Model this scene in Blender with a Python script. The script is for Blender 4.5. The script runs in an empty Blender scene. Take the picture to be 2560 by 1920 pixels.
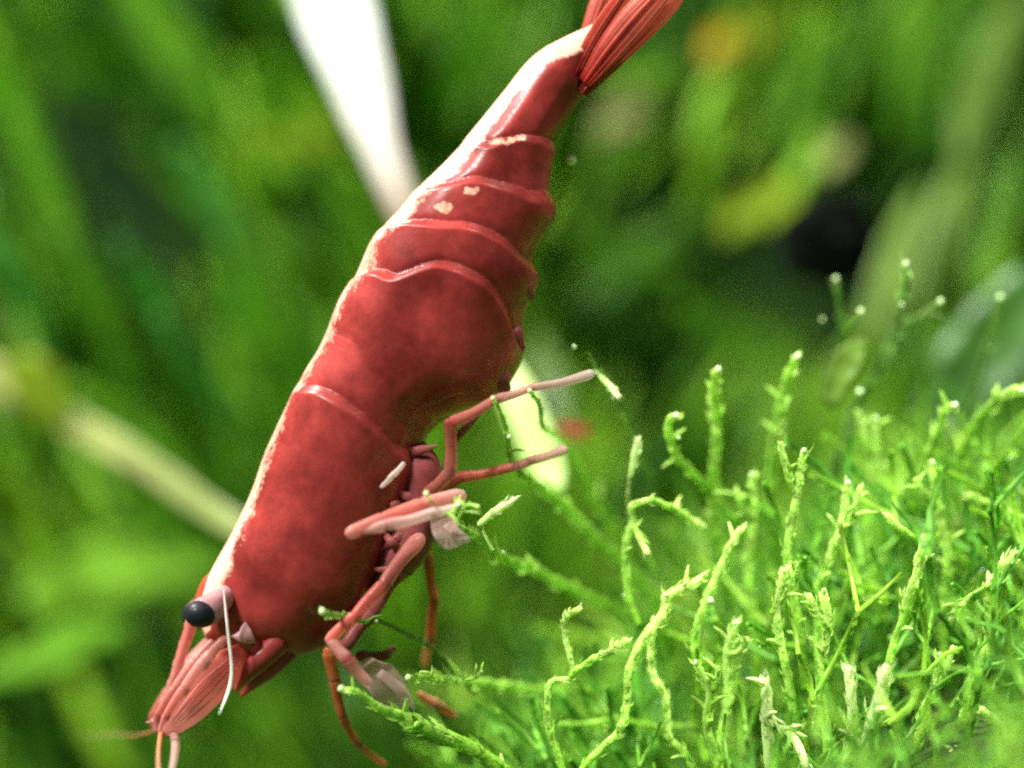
import bpy, math, random
import numpy as np
from mathutils import Vector, noise

random.seed(7)
RNG = np.random.default_rng(7)
SC = bpy.context.scene
SC.unit_settings.system = 'METRIC'
SC.unit_settings.scale_length = 0.01          # one unit is one centimetre: a 2.5 cm shrimp
SC.unit_settings.length_unit = 'CENTIMETERS'
COL = SC.collection

# ---------------------------------------------------------------- camera
DIST = 8.0
cam_data = bpy.data.cameras.new('camera')
cam = bpy.data.objects.new('camera', cam_data)
COL.objects.link(cam)
cam.location = (0, -DIST, 0)
cam.rotation_euler = (math.radians(90), 0, 0)
cam_data.sensor_width = 36
cam_data.lens = 36 * DIST / 2.56
cam_data.clip_start = 0.05
cam_data.clip_end = 200
cam_data.dof.use_dof = True
cam_data.dof.focus_distance = DIST - 0.12
cam_data.dof.aperture_fstop = cam_data.lens * 1e-3 / 0.44    # four millimetres of open lens
cam_data.dof.aperture_blades = 0
SC.camera = cam

# ---------------------------------------------------------------- world and lamps
world = bpy.data.worlds.new('World')
SC.world = world
world.use_nodes = True
bg = world.node_tree.nodes['Background']
bg.inputs['Color'].default_value = (0.80, 0.95, 0.85, 1)
bg.inputs['Strength'].default_value = 0.18

def area_lamp(name, loc, target, size, power, color):
    l = bpy.data.lights.new(name, 'AREA')
    l.shape = 'RECTANGLE'
    l.size, l.size_y = size
    l.energy = power
    l.color = color
    o = bpy.data.objects.new(name, l)
    COL.objects.link(o)
    o.location = loc
    o.rotation_euler = (Vector(target) - Vector(loc)).to_track_quat('-Z', 'Y').to_euler()
    return o
area_lamp('aquarium_lamp', (-17, 4, 23), (0, 1, 0), (7, 3.5), 28000, (1.0, 0.97, 0.92))
area_lamp('front_fill', (-14, -12, 17), (0, 1, 0), (3.5, 2.5), 12500, (1.0, 0.98, 0.94))  # added fill, brightens the near side of the shrimp

sp = bpy.data.lights.new('moss_fill_spot', 'SPOT')  # added spot, brightens only the moss at lower right
sp.energy = 30000; sp.spot_size = math.radians(9.5); sp.spot_blend = 0.9; sp.shadow_soft_size = 0.5; sp.color = (1.0, 0.98, 0.88)
spo = bpy.data.objects.new('moss_fill_spot', sp); COL.objects.link(spo)
spo.location = (5, -6, 14); spo.rotation_euler = (Vector((0.78, 0.0, -0.82)) - Vector((5, -6, 14))).to_track_quat('-Z', 'Y').to_euler()

SC.view_settings.view_transform = 'Standard'
SC.view_settings.look = 'None'
SC.view_settings.exposure = 0.0
SC.view_settings.gamma = 1.0
SC.cycles.pixel_filter_type = 'BLACKMAN_HARRIS'
SC.cycles.filter_width = 2.2
SC.cycles.use_denoising = False               # the photograph is grainy too
SC.cycles.sample_clamp_direct = 3.0
SC.cycles.sample_clamp_indirect = 1.0
SC.cycles.max_bounces = 8
SC.cycles.transparent_max_bounces = 12
SC.cycles.caustics_reflective = False
SC.cycles.caustics_refractive = False

# ---------------------------------------------------------------- helpers
def at(px, py, y=0.0):
    k = (DIST + y) / DIST
    return np.array([(px - 1280) / 1000 * k, y, (960 - py) / 1000 * k])

def smooth_path(pts, sub=6):
    """Catmull-Rom through points; pts is (n, k)."""
    P = np.asarray(pts, float)
    if len(P) == 2:
        t = np.linspace(0, 1, sub + 1)[:, None]
        return P[0] * (1 - t) + P[1] * t
    P = np.vstack([2 * P[0] - P[1], P, 2 * P[-1] - P[-2]])
    out = []
    for i in range(1, len(P) - 2):
        p0, p1, p2, p3 = P[i - 1], P[i], P[i + 1], P[i + 2]
        for t in np.arange(sub) / sub:
            out.append(0.5 * (2 * p1 + (p2 - p0) * t + (2 * p0 - 5 * p1 + 4 * p2 - p3) * t * t
                              + (3 * p1 - p0 - 3 * p2 + p3) * t ** 3))
    out.append(P[-2])
    return np.array(out)

class MB:
    """collects geometry with one float attribute 'tint' (0 base .. 1 tip)"""
    def __init__(self):
        self.v, self.f, self.a, self.n = [], [], [], 0
    def add(self, v, f, a):
        self.f += [tuple(int(i) + self.n for i in q) for q in f]
        self.v.append(np.asarray(v, float)); self.a.append(np.asarray(a, float))
        self.n += len(v)
    def tube(self, pts, rad, n=10, tint=(0, 1), flat=1.0, sub=5, cap=True, up=(0, 1, 0)):
        P = np.asarray(pts, float)
        R = np.interp(np.linspace(0, 1, len(P)), np.linspace(0, 1, len(np.atleast_1d(rad))), np.atleast_1d(rad))
        Q = smooth_path(np.column_stack([P, R]), sub) if sub > 1 else np.column_stack([P, R])
        C, R = Q[:, :3], np.maximum(Q[:, 3], 1e-4)
        T = np.gradient(C, axis=0)
        T /= np.linalg.norm(T, axis=1)[:, None] + 1e-12
        T0, T1 = T[0], T[-1]
        L = np.linspace(0, 1, len(C))
        if cap:
            ca = np.array([0.0, 0.45, 0.8, 0.95])
            cc0 = [C[0] - T0 * R[0] * c for c in ca[::-1]]
            cr0 = [R[0] * math.sqrt(1 - c * c) for c in ca[::-1]]
            cc1 = [C[-1] + T1 * R[-1] * c for c in ca]
            cr1 = [R[-1] * math.sqrt(1 - c * c) for c in ca]
            C = np.vstack([cc0, C[1:-1], cc1]) if len(C) > 2 else np.vstack([cc0, cc1])
            R = np.concatenate([cr0, R[1:-1], cr1])
            T = np.vstack([[T0] * 4, T[1:-1], [T1] * 4])
            L = np.concatenate([[0] * 4, L[1:-1], [1] * 4])
        U = np.asarray(up, float)
        A = np.cross(T, U)
        bad = np.linalg.norm(A, axis=1) < 1e-3
        A[bad] = np.cross(T[bad], np.array([1.0, 0.1, 0]))
        A /= np.linalg.norm(A, axis=1)[:, None]
        B = np.cross(T, A)
        th = np.linspace(0, 2 * math.pi, n, endpoint=False)
        V = (C[:, None] + R[:, None, None] * (np.cos(th)[None, :, None] * A[:, None] + flat * np.sin(th)[None, :, None] * B[:, None]))
        m = len(C)
        F = []
        for i in range(m - 1):
            for j in range(n):
                k = (j + 1) % n
                F.append((i * n + j, i * n + k, (i + 1) * n + k, (i + 1) * n + j))
        F.append(tuple(range(n)))
        F.append(tuple((m - 1) * n + j for j in reversed(range(n))))
        self.add(V.reshape(-1, 3), F, np.repeat(tint[0] + (tint[1] - tint[0]) * L, n))
    def ball(self, c, r, tint=1.0, nu=12, nv=8, sc=(1, 1, 1)):
        V, F = [], []
        for i in range(nv + 1):
            a = math.pi * min(max(i / nv, 0.02), 0.98)
            for j in range(nu):
                b = 2 * math.pi * j / nu
                V.append((c[0] + r * sc[0] * math.sin(a) * math.cos(b), c[1] + r * sc[1] * math.sin(a) * math.sin(b), c[2] + r * sc[2] * math.cos(a)))
        for i in range(nv):
            for j in range(nu):
                k = (j + 1) % nu
                F.append((i * nu + j, (i + 1) * nu + j, (i + 1) * nu + k, i * nu + k))
        F.append(tuple(reversed(range(nu)))); F.append(tuple(nv * nu + j for j in range(nu)))
        self.add(V, F, [tint] * len(V))
    def leaf(self, pts, half, side, cup=0.25, thick=0.006, tint=(0, 1), sub=5, nw=6, ruffle=0.0):
        """a leaf or blade with a midrib fold and real thickness; half = half widths along it, side = width direction"""
        P = np.asarray(pts, float)
        W = np.interp(np.linspace(0, 1, len(P)), np.linspace(0, 1, len(half)), half)
        Q = smooth_path(np.column_stack([P, W]), sub)
        C, W = Q[:, :3], np.maximum(Q[:, 3], 2e-4)
        T = np.gradient(C, axis=0); T /= np.linalg.norm(T, axis=1)[:, None] + 1e-12
        S = np.asarray(side, float) - (T @ np.asarray(side, float))[:, None] * T
        S /= np.linalg.norm(S, axis=1)[:, None] + 1e-12
        N = np.cross(T, S)
        x = np.linspace(-1, 1, nw + 1)
        m = len(C)
        ph = RNG.uniform(0, 6.28)
        ru = ruffle * np.sin(np.arange(m)[:, None] * 1.3 + ph + x[None] * 1.5) * np.abs(x)[None]
        mid = C[:, None] + W[:, None, None] * (x[None, :, None] * S[:, None] + ((cup * x ** 2)[None, :, None] + ru[:, :, None]) * N[:, None])
        th = thick * (1.15 - np.abs(x) ** 2)[None, :, None] * N[:, None]
        V = np.vstack([(mid + th).reshape(-1, 3), (mid - th).reshape(-1, 3)])
        w = nw + 1
        F = []
        for i in range(m - 1):
            for j in range(nw):
                a, b, c, d = i * w + j, i * w + j + 1, (i + 1) * w + j + 1, (i + 1) * w + j
                F.append((a, b, c, d)); o = m * w
                F.append((o + a, o + d, o + c, o + b))
            for j in (0, nw):
                a, d = i * w + j, (i + 1) * w + j
                F.append((a, d, d + m * w, a + m * w) if j == 0 else (a, a + m * w, d + m * w, d))
        for i in (0, m - 1):
            for j in range(nw):
                a, b = i * w + j, i * w + j + 1
                F.append((a, a + m * w, b + m * w, b) if i == 0 else (a, b, b + m * w, a + m * w))
        t = np.repeat(tint[0] + (tint[1] - tint[0]) * np.linspace(0, 1, m), w)
        self.add(V, F, np.concatenate([t, t]))
    def mesh(self, name, smooth=True):
        me = bpy.data.meshes.new(name)
        V = np.vstack(self.v)
        me.from_pydata(V.tolist(), [], self.f)
        at_ = me.attributes.new('tint', 'FLOAT', 'POINT')
        at_.data.foreach_set('value', np.concatenate(self.a).astype(np.float32))
        if smooth:
            me.polygons.foreach_set('use_smooth', [True] * len(me.polygons))
        me.update()
        return me
    def build(self, name, mat, parent=None, smooth=True):
        me = self.mesh(name, smooth)
        me.materials.append(mat)
        return link(name, me, parent)

def link(name, data, parent=None):
    o = bpy.data.objects.new(name, data)
    COL.objects.link(o)
    if parent is not None:
        o.parent = parent
    return o
def tag(o, label=None, cat=None, group=None, kind=None):
    if label: o['label'] = label
    if cat: o['category'] = cat
    if group: o['group'] = group
    if kind: o['kind'] = kind
    return o
def thing(name, label, cat, group=None, loc=(0, 0, 0)):
    o = link(name, None)
    o.location = loc
    return tag(o, label, cat, group)

# ---------------------------------------------------------------- materials
def new_mat(name):
    m = bpy.data.materials.new(name); m.use_nodes = True
    nt = m.node_tree; nt.nodes.clear()
    return m, nt
def nd(nt, typ, **kw):
    n = nt.nodes.new(typ)
    for k, v in kw.items():
        if k in n.inputs: n.inputs[k].default_value = v
        else: setattr(n, k, v)
    return n
def mixcol(nt, fac, a, b):
    n = nt.nodes.new('ShaderNodeMix'); n.data_type = 'RGBA'
    for sock, v in ((n.inputs[0], fac), (n.inputs[6], a), (n.inputs[7], b)):
        if isinstance(v, (tuple, list, float, int)):
            sock.default_value = v if isinstance(v, (float, int)) else (*v, 1)
        else: nt.links.new(v, sock)
    return n.outputs[2]
def ramp(nt, src, stops):
    n = nt.nodes.new('ShaderNodeValToRGB')
    cr = n.color_ramp
    while len(cr.elements) < len(stops): cr.elements.new(0.5)
    for e, (p, c) in zip(cr.elements, stops):
        e.position = p; e.color = (*c, 1) if len(c) == 3 else c
    nt.links.new(src, n.inputs[0])
    return n.outputs[0]
def attr(nt, name):
    n = nt.nodes.new('ShaderNodeAttribute'); n.attribute_name = name
    return n.outputs['Fac']
def math_(nt, op, a, b=0.0, clamp=False):
    n = nt.nodes.new('ShaderNodeMath'); n.operation = op; n.use_clamp = clamp
    for s, v in zip(n.inputs, (a, b)):
        if isinstance(v, (int, float)): s.default_value = v
        else: nt.links.new(v, s)
    return n.outputs[0]

def plant_mat(name, base, tip, rough=0.4, trans=0.35, coat=0.3, nscale=9.0, var=0.35, bump=0.15, rnd=0.0):
    m, nt = new_mat(name)
    tc = nd(nt, 'ShaderNodeTexCoord')
    nz = nd(nt, 'ShaderNodeTexNoise', Scale=nscale, Detail=4.0)
    nt.links.new(tc.outputs['Object'], nz.inputs['Vector'])
    col = mixcol(nt, attr(nt, 'tint'), base, tip)
    dark = tuple(c * (1 - var) for c in base)
    f = math_(nt, 'MULTIPLY_ADD', nz.outputs['Fac'], 2.2); f.node.inputs[2].default_value = -0.6; f.node.use_clamp = True
    hv = nd(nt, 'ShaderNodeHueSaturation')
    val = math_(nt, 'MULTIPLY_ADD', f, 2 * var); val.node.inputs[2].default_value = 1 - var
    nt.links.new(val, hv.inputs['Value']); nt.links.new(col, hv.inputs['Color'])
    c = hv.outputs['Color']
    if rnd:
        r = attr(nt, 'rnd')
        h2 = nd(nt, 'ShaderNodeHueSaturation')
        hh = math_(nt, 'MULTIPLY_ADD', r, -0.06); hh.node.inputs[2].default_value = 0.53
        vv = math_(nt, 'MULTIPLY_ADD', r, 2 * rnd); vv.node.inputs[2].default_value = 1 - rnd
        nt.links.new(hh, h2.inputs['Hue']); nt.links.new(vv, h2.inputs['Value']); nt.links.new(c, h2.inputs['Color'])
        c = h2.outputs['Color']
    p = nd(nt, 'ShaderNodeBsdfPrincipled', Roughness=rough)
    p.inputs['Coat Weight'].default_value = coat; p.inputs['Coat Roughness'].default_value = 0.12; p.inputs['Specular IOR Level'].default_value = 0.25
    nt.links.new(c, p.inputs['Base Color'])
    bp = nd(nt, 'ShaderNodeBump', Strength=bump, Distance=0.02)
    nt.links.new(nz.outputs['Fac'], bp.inputs['Height']); nt.links.new(bp.outputs[0], p.inputs['Normal'])
    tr = nd(nt, 'ShaderNodeBsdfTranslucent'); nt.links.new(c, tr.inputs['Color'])
    mx = nd(nt, 'ShaderNodeMixShader'); mx.inputs[0].default_value = trans
    nt.links.new(p.outputs[0], mx.inputs[1]); nt.links.new(tr.outputs[0], mx.inputs[2])
    out = nd(nt, 'ShaderNodeOutputMaterial'); nt.links.new(mx.outputs[0], out.inputs[0])
    return m

M = {}
M['moss'] = plant_mat('moss_green', (0.24, 0.54, 0.03), (0.54, 0.78, 0.18), trans=0.4, bump=0.5, nscale=30, coat=0.25)
M['moss_bright'] = plant_mat('moss_bright_green', (0.38, 0.74, 0.06), (0.74, 0.94, 0.30), trans=0.4, bump=0.5, nscale=30, coat=0.25)
M['moss_pale'] = plant_mat('moss_pale_green', (0.60, 0.86, 0.26), (0.90, 0.97, 0.55))
M['moss_dull'] = plant_mat('moss_dull_green', (0.13, 0.30, 0.05), (0.28, 0.44, 0.12), trans=0.5, nscale=22)
M['moss_stuff'] = plant_mat('moss_carpet_green', (0.085, 0.28, 0.012), (0.26, 0.56, 0.06), rnd=0.3, trans=0.45, coat=0.5)
M['foliage'] = plant_mat('background_foliage_green', (0.125, 0.37, 0.018), (0.21, 0.49, 0.025), rnd=0.8, coat=0.1, trans=0.45)
M['leaf_mid'] = plant_mat('leaf_mid_green', (0.20, 0.50, 0.03), (0.22, 0.54, 0.04), coat=0.04)
M['leaf_light'] = plant_mat('leaf_light_green', (0.28, 0.62, 0.04), (0.32, 0.66, 0.06), coat=0.04)
M['leaf_teal'] = plant_mat('leaf_teal_green', (0.13, 0.44, 0.10), (0.18, 0.50, 0.15), coat=0.04)
M['leaf_dark'] = plant_mat('leaf_dark_green', (0.035, 0.12, 0.012), (0.05, 0.16, 0.015), coat=0.1)
M['leaf_olive'] = plant_mat('leaf_olive_green', (0.11, 0.22, 0.02), (0.15, 0.27, 0.03), coat=0.04)
M['leaf_yellow'] = plant_mat('leaf_yellow_green', (0.24, 0.38, 0.02), (0.34, 0.46, 0.03), coat=0.04)
M['leaf_orange'] = plant_mat('leaf_amber', (0.38, 0.30, 0.02), (0.44, 0.32, 0.02), coat=0.04)
M['leaf_tan'] = plant_mat('leaf_pale_tan', (0.32, 0.36, 0.12), (0.38, 0.40, 0.14), coat=0.04)
M['leaf_cream'] = plant_mat('leaf_cream', (0.34, 0.42, 0.14), (0.60, 0.60, 0.20), coat=0.2, var=0.15)
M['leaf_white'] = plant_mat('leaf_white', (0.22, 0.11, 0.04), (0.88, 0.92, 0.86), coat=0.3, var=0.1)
M['leaf_lime'] = plant_mat('leaf_pale_lime', (0.32, 0.52, 0.10), (0.56, 0.68, 0.26), coat=0.2, var=0.15)

def glass_bead():
    m, nt = new_mat('clear_bead')
    p = nd(nt, 'ShaderNodeBsdfPrincipled', Roughness=0.08)
    p.inputs['Base Color'].default_value = (0.52, 0.72, 0.36, 1)
    p.inputs['Coat Weight'].default_value = 1.0
    p.inputs['Subsurface Weight'].default_value = 0.3
    p.inputs['Subsurface Scale'].default_value = 0.02
    o = nd(nt, 'ShaderNodeOutputMaterial'); nt.links.new(p.outputs[0], o.inputs[0])
    return m
M['bead'] = glass_bead()

def shell_mat(name, dark, light, stripe=False, rough=0.38, coat=0.55, sss=0.35, trans=0.0, nscale=14.0, tipcol=None, bump=1.0, alpha=1.0):
    """translucent crustacean shell with mottled pigment; stripe uses the body's own boundary attribute, pigment plus painted lit rim"""
    m, nt = new_mat(name)
    tc = nd(nt, 'ShaderNodeTexCoord')
    n1 = nd(nt, 'ShaderNodeTexNoise', Scale=nscale * 0.35, Detail=5.0, Roughness=0.6)
    n2 = nd(nt, 'ShaderNodeTexNoise', Scale=nscale * 4, Detail=4.0, Roughness=0.7)
    for n in (n1, n2): nt.links.new(tc.outputs['Object'], n.inputs['Vector'])
    c = mixcol(nt, ramp(nt, n1.outputs['Fac'], [(0.36, (0, 0, 0)), (0.62, (1, 1, 1))]), dark, light)
    n5 = nd(nt, 'ShaderNodeTexNoise', Scale=nscale * 1.7, Detail=6.0, Roughness=0.75)
    nt.links.new(tc.outputs['Object'], n5.inputs['Vector'])
    h5 = nd(nt, 'ShaderNodeHueSaturation')
    v5 = math_(nt, 'MULTIPLY_ADD', n5.outputs['Fac'], 1.0); v5.node.inputs[2].default_value = 0.48
    nt.links.new(v5, h5.inputs['Value']); nt.links.new(c, h5.inputs['Color']); c = h5.outputs['Color']
    sp = ramp(nt, n2.outputs['Fac'], [(0.66, (0, 0, 0)), (0.76, (1, 1, 1))])
    spf = math_(nt, 'MULTIPLY', sp, 0.35)
    c = mixcol(nt, spf, c, tuple(x * 0.35 for x in dark))
    if tipcol:
        c = mixcol(nt, attr(nt, 'tint'), c, tipcol)
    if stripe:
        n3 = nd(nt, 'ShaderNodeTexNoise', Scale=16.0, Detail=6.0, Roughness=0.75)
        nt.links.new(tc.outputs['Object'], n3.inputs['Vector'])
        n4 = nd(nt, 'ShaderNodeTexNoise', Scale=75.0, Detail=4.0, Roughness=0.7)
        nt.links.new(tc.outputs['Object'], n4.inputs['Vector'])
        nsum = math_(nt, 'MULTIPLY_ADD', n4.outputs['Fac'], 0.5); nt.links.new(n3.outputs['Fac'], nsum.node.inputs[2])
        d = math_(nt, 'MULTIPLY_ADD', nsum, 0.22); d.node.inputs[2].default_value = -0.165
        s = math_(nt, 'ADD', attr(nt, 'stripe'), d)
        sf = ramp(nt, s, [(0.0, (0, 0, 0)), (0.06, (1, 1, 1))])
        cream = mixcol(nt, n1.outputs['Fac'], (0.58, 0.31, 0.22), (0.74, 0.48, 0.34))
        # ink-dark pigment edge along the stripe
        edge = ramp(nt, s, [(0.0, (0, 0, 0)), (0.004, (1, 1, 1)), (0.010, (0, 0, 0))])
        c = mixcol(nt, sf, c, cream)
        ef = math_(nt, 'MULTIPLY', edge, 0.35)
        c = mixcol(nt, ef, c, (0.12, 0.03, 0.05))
    p = nd(nt, 'ShaderNodeBsdfPrincipled', Roughness=rough)
    nt.links.new(c, p.inputs['Base Color'])
    p.inputs['Subsurface Weight'].default_value = sss
    p.inputs['Subsurface Scale'].default_value = 0.05
    p.inputs['Subsurface Radius'].default_value = (1.0, 0.35, 0.25)
    p.inputs['Coat Weight'].default_value = coat
    p.inputs['Coat Roughness'].default_value = 0.09
    b1 = nd(nt, 'ShaderNodeBump', Strength=0.10 * bump, Distance=0.006)
    nt.links.new(n2.outputs['Fac'], b1.inputs['Height'])
    b2 = nd(nt, 'ShaderNodeBump', Strength=0.30 * bump, Distance=0.015)
    nt.links.new(n1.outputs['Fac'], b2.inputs['Height']); nt.links.new(b1.outputs[0], b2.inputs['Normal'])
    nt.links.new(b2.outputs[0], p.inputs['Normal']); nt.links.new(b2.outputs[0], p.inputs['Coat Normal'])
    p.inputs['Alpha'].default_value = alpha
    p.inputs['IOR'].default_value = 1.22          # shell against water, not air
    p.inputs['Coat IOR'].default_value = 1.36
    o = nd(nt, 'ShaderNodeOutputMaterial')
    if trans:
        t = nd(nt, 'ShaderNodeBsdfTranslucent'); nt.links.new(c, t.inputs['Color'])
        mx = nd(nt, 'ShaderNodeMixShader'); mx.inputs[0].default_value = trans
        nt.links.new(p.outputs[0], mx.inputs[1]); nt.links.new(t.outputs[0], mx.inputs[2])
        nt.links.new(mx.outputs[0], o.inputs[0])
    else:
        nt.links.new(p.outputs[0], o.inputs[0])
    return m
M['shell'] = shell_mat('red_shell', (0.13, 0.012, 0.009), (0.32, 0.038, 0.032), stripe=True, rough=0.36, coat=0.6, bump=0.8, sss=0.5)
M['shell_plain'] = shell_mat('dark_red_shell', (0.10, 0.010, 0.008), (0.22, 0.026, 0.022), coat=0.4, bump=0.8, tipcol=(0.34, 0.07, 0.06))
M['limb'] = shell_mat('pink_limb_shell', (0.42, 0.05, 0.03), (0.62, 0.13, 0.09), trans=0.35, tipcol=(0.80, 0.56, 0.50), nscale=24.0, alpha=0.68, sss=0.15, coat=0.9)
M['limb_brown'] = shell_mat('amber_limb_shell', (0.36, 0.09, 0.03), (0.50, 0.15, 0.05), trans=0.3, tipcol=(0.62, 0.40, 0.26))
M['limb_pale'] = shell_mat('pale_limb_shell', (0.50, 0.20, 0.16), (0.66, 0.36, 0.30), trans=0.4, tipcol=(0.68, 0.58, 0.52), alpha=0.55, coat=0.9, sss=0.0)
M['limb_dark'] = shell_mat('maroon_limb_shell', (0.10, 0.010, 0.012), (0.22, 0.04, 0.04), trans=0.2, tipcol=(0.34, 0.11, 0.10), coat=0.1, nscale=30.0)
M['fan'] = shell_mat('tail_fan_shell', (0.32, 0.018, 0.012), (0.48, 0.04, 0.024), trans=0.35, tipcol=(0.66, 0.20, 0.13), alpha=0.74, sss=0.1)
M['feeler'] = shell_mat('feeler_white', (0.78, 0.62, 0.58), (0.86, 0.72, 0.68), trans=0.2, tipcol=(0.80, 0.78, 0.62))
M['eye'] = shell_mat('eye_black', (0.006, 0.007, 0.010), (0.014, 0.015, 0.020), sss=0.0, coat=0.12, rough=0.5)
M['stalk'] = shell_mat('eyestalk_shell', (0.34, 0.15, 0.16), (0.50, 0.28, 0.28), trans=0.2, coat=0.3)

def soil_mat(name, a, b, scale):
    m, nt = new_mat(name)
    tc = nd(nt, 'ShaderNodeTexCoord')
    nz = nd(nt, 'ShaderNodeTexNoise', Scale=scale, Detail=8.0, Roughness=0.65)
    nt.links.new(tc.outputs['Object'], nz.inputs['Vector'])
    c = ramp(nt, nz.outputs['Fac'], [(0.35, a), (0.7, b)])
    p = nd(nt, 'ShaderNodeBsdfPrincipled', Roughness=0.95); p.inputs['Specular IOR Level'].default_value = 0.05
    nt.links.new(c, p.inputs['Base Color'])
    bp = nd(nt, 'ShaderNodeBump', Strength=0.7, Distance=0.05)
    nt.links.new(nz.outputs['Fac'], bp.inputs['Height']); nt.links.new(bp.outputs[0], p.inputs['Normal'])
    o = nd(nt, 'ShaderNodeOutputMaterial'); nt.links.new(p.outputs[0], o.inputs[0])
    return m
M['soil'] = soil_mat('dark_algae_soil', (0.018, 0.04, 0.010), (0.05, 0.10, 0.018), 6.0)
M['rear'] = soil_mat('algae_covered_rear_glass', (0.004, 0.012, 0.003), (0.010, 0.026, 0.006), 1.2)

# ---------------------------------------------------------------- ground and rear wall
def sstep(a, b, x):
    t = np.clip((x - a) / (b - a), 0, 1); return t * t * (3 - 2 * t)
def ground_z(x, y):
    return (-1.95 + 1.18 * sstep(-0.7, 1.5, x) + np.where(y > 0, -0.03 * y, 0.16 * y)
            + 0.05 * np.sin(1.7 * x + 0.6) * np.cos(1.3 * y))
def build_ground():
    nx, ny = 130, 110
    X = np.linspace(-16, 16, nx); Y = np.linspace(-7, 13, ny)
    gx, gy = np.meshgrid(X, Y)
    gz = ground_z(gx, gy) + np.vectorize(lambda a, b: 0.05 * noise.noise((a * 2, b * 2, 0)))(gx, gy)
    V = np.column_stack([gx.ravel(), gy.ravel(), gz.ravel()])
    F = [(j * nx + i, j * nx + i + 1, (j + 1) * nx + i + 1, (j + 1) * nx + i) for j in range(ny - 1) for i in range(nx - 1)]
    mb = MB(); mb.add(V, F, [0] * len(V))
    o = mb.build('ground', M['soil']); tag(o, 'dark soil under the moss carpet', None, None, 'structure')
    # the algae grown rear pane of the tank
    mb = MB()
    X = np.linspace(-16, 16, 60); Z = np.linspace(-4, 14, 40)
    V = [(x, 12.0 + 0.25 * noise.noise((x * .7, z * .7, 3)), z) for z in Z for x in X]
    F = [(j * 60 + i, j * 60 + i + 1, (j + 1) * 60 + i + 1, (j + 1) * 60 + i) for j in range(39) for i in range(59)]
    mb.add(V, F, [0] * len(V))
    o = mb.build('background', M['rear']); tag(o, 'dark green algae covered rear of the tank', None, None, 'structure')
build_ground()

# ---------------------------------------------------------------- the shrimp
# dorsal point, ventral point (in hundredths of a millimetre from the picture's corner), half thickness in cm
ST = [
 ((512,1548),(572,1628),.045), ((503,1490),(668,1638),.085), ((523,1439),(750,1640),.110), ((548,1395),(830,1608),.125),
 ((568,1358),(890,1545),.140), ((600,1290),(935,1450),.150), ((630,1220),(975,1375),.160), ((660,1130),(1010,1290),.165),
 ((695,1060),(1040,1200),.168), ((722,1011),(1062,1120),.168), ((764,930),(1095,1056),.168), ((800,870),(1150,1032),.172),
 ((830,800),(1237,994),.178), ((849,749),(1280,925),.182), ((891,681),(1302,855),.182), ((930,605),(1316,780),.178),
 ((965,560),(1336,715),.170), ((1001,521),(1337,645),.160), ((1043,470),(1366,586),.148), ((1085,432),(1384,535),.136),
 ((1112,409),(1376,470),.126), ((1141,380),(1378,415),.116), ((1170,340),(1386,355),.106), ((1213,286),(1410,310),.096),
 ((1260,228),(1432,275),.088), ((1336,141),(1452,245),.080), ((1400,100),(1468,225),.070), ((1450,75),(1480,200),.058),
 ((1472,66),(1484,170),.046)]
EDGES = [  # rear edge of a plate: outline, height, ramp length
 ([(764,964),(811,966),(861,992),(916,1032),(967,1078),(992,1112),(1040,1130)], .022, .16, 1),
 ([(840,829),(905,858),(940,930),(985,968),(990,1020),(1012,1062)], .007, .10, -1),
 ([(880,700),(905,686),(954,673),(992,694),(1060,667),(1102,655),(1157,669),(1212,698),(1240,728),(1262,770),(1290,850)], .036, .22, 1),
 ([(960,570),(1009,560),(1047,555),(1102,560),(1165,561),(1216,576),(1262,600),(1300,640),(1330,660)], .030, .14, 1),
 ([(1050,470),(1100,468),(1155,458),(1191,448),(1242,459),(1285,470),(1335,485),(1368,478)], .022, .11, 1),
 ([(1120,400),(1155,365),(1200,358),(1235,362),(1278,349),(1307,345),(1350,348),(1385,358)], .020, .10, 1),
 ([(1400,108),(1418,150),(1436,180),(1450,210),(1466,228)], .010, .08, 1)]
def cubic(xs, ys, x):
    m = np.gradient(ys, xs, axis=0)
    i = np.clip(np.searchsorted(xs, x) - 1, 0, len(xs) - 2)
    h = xs[i + 1] - xs[i]; t = (x - xs[i]) / h
    if ys.ndim > 1: t = t[:, None]; h = h[:, None]
    return ((2*t**3-3*t*t+1)*ys[i] + (t**3-2*t*t+t)*h*m[i] + (-2*t**3+3*t*t)*ys[i+1] + (t**3-t*t)*h*m[i+1])

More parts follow.
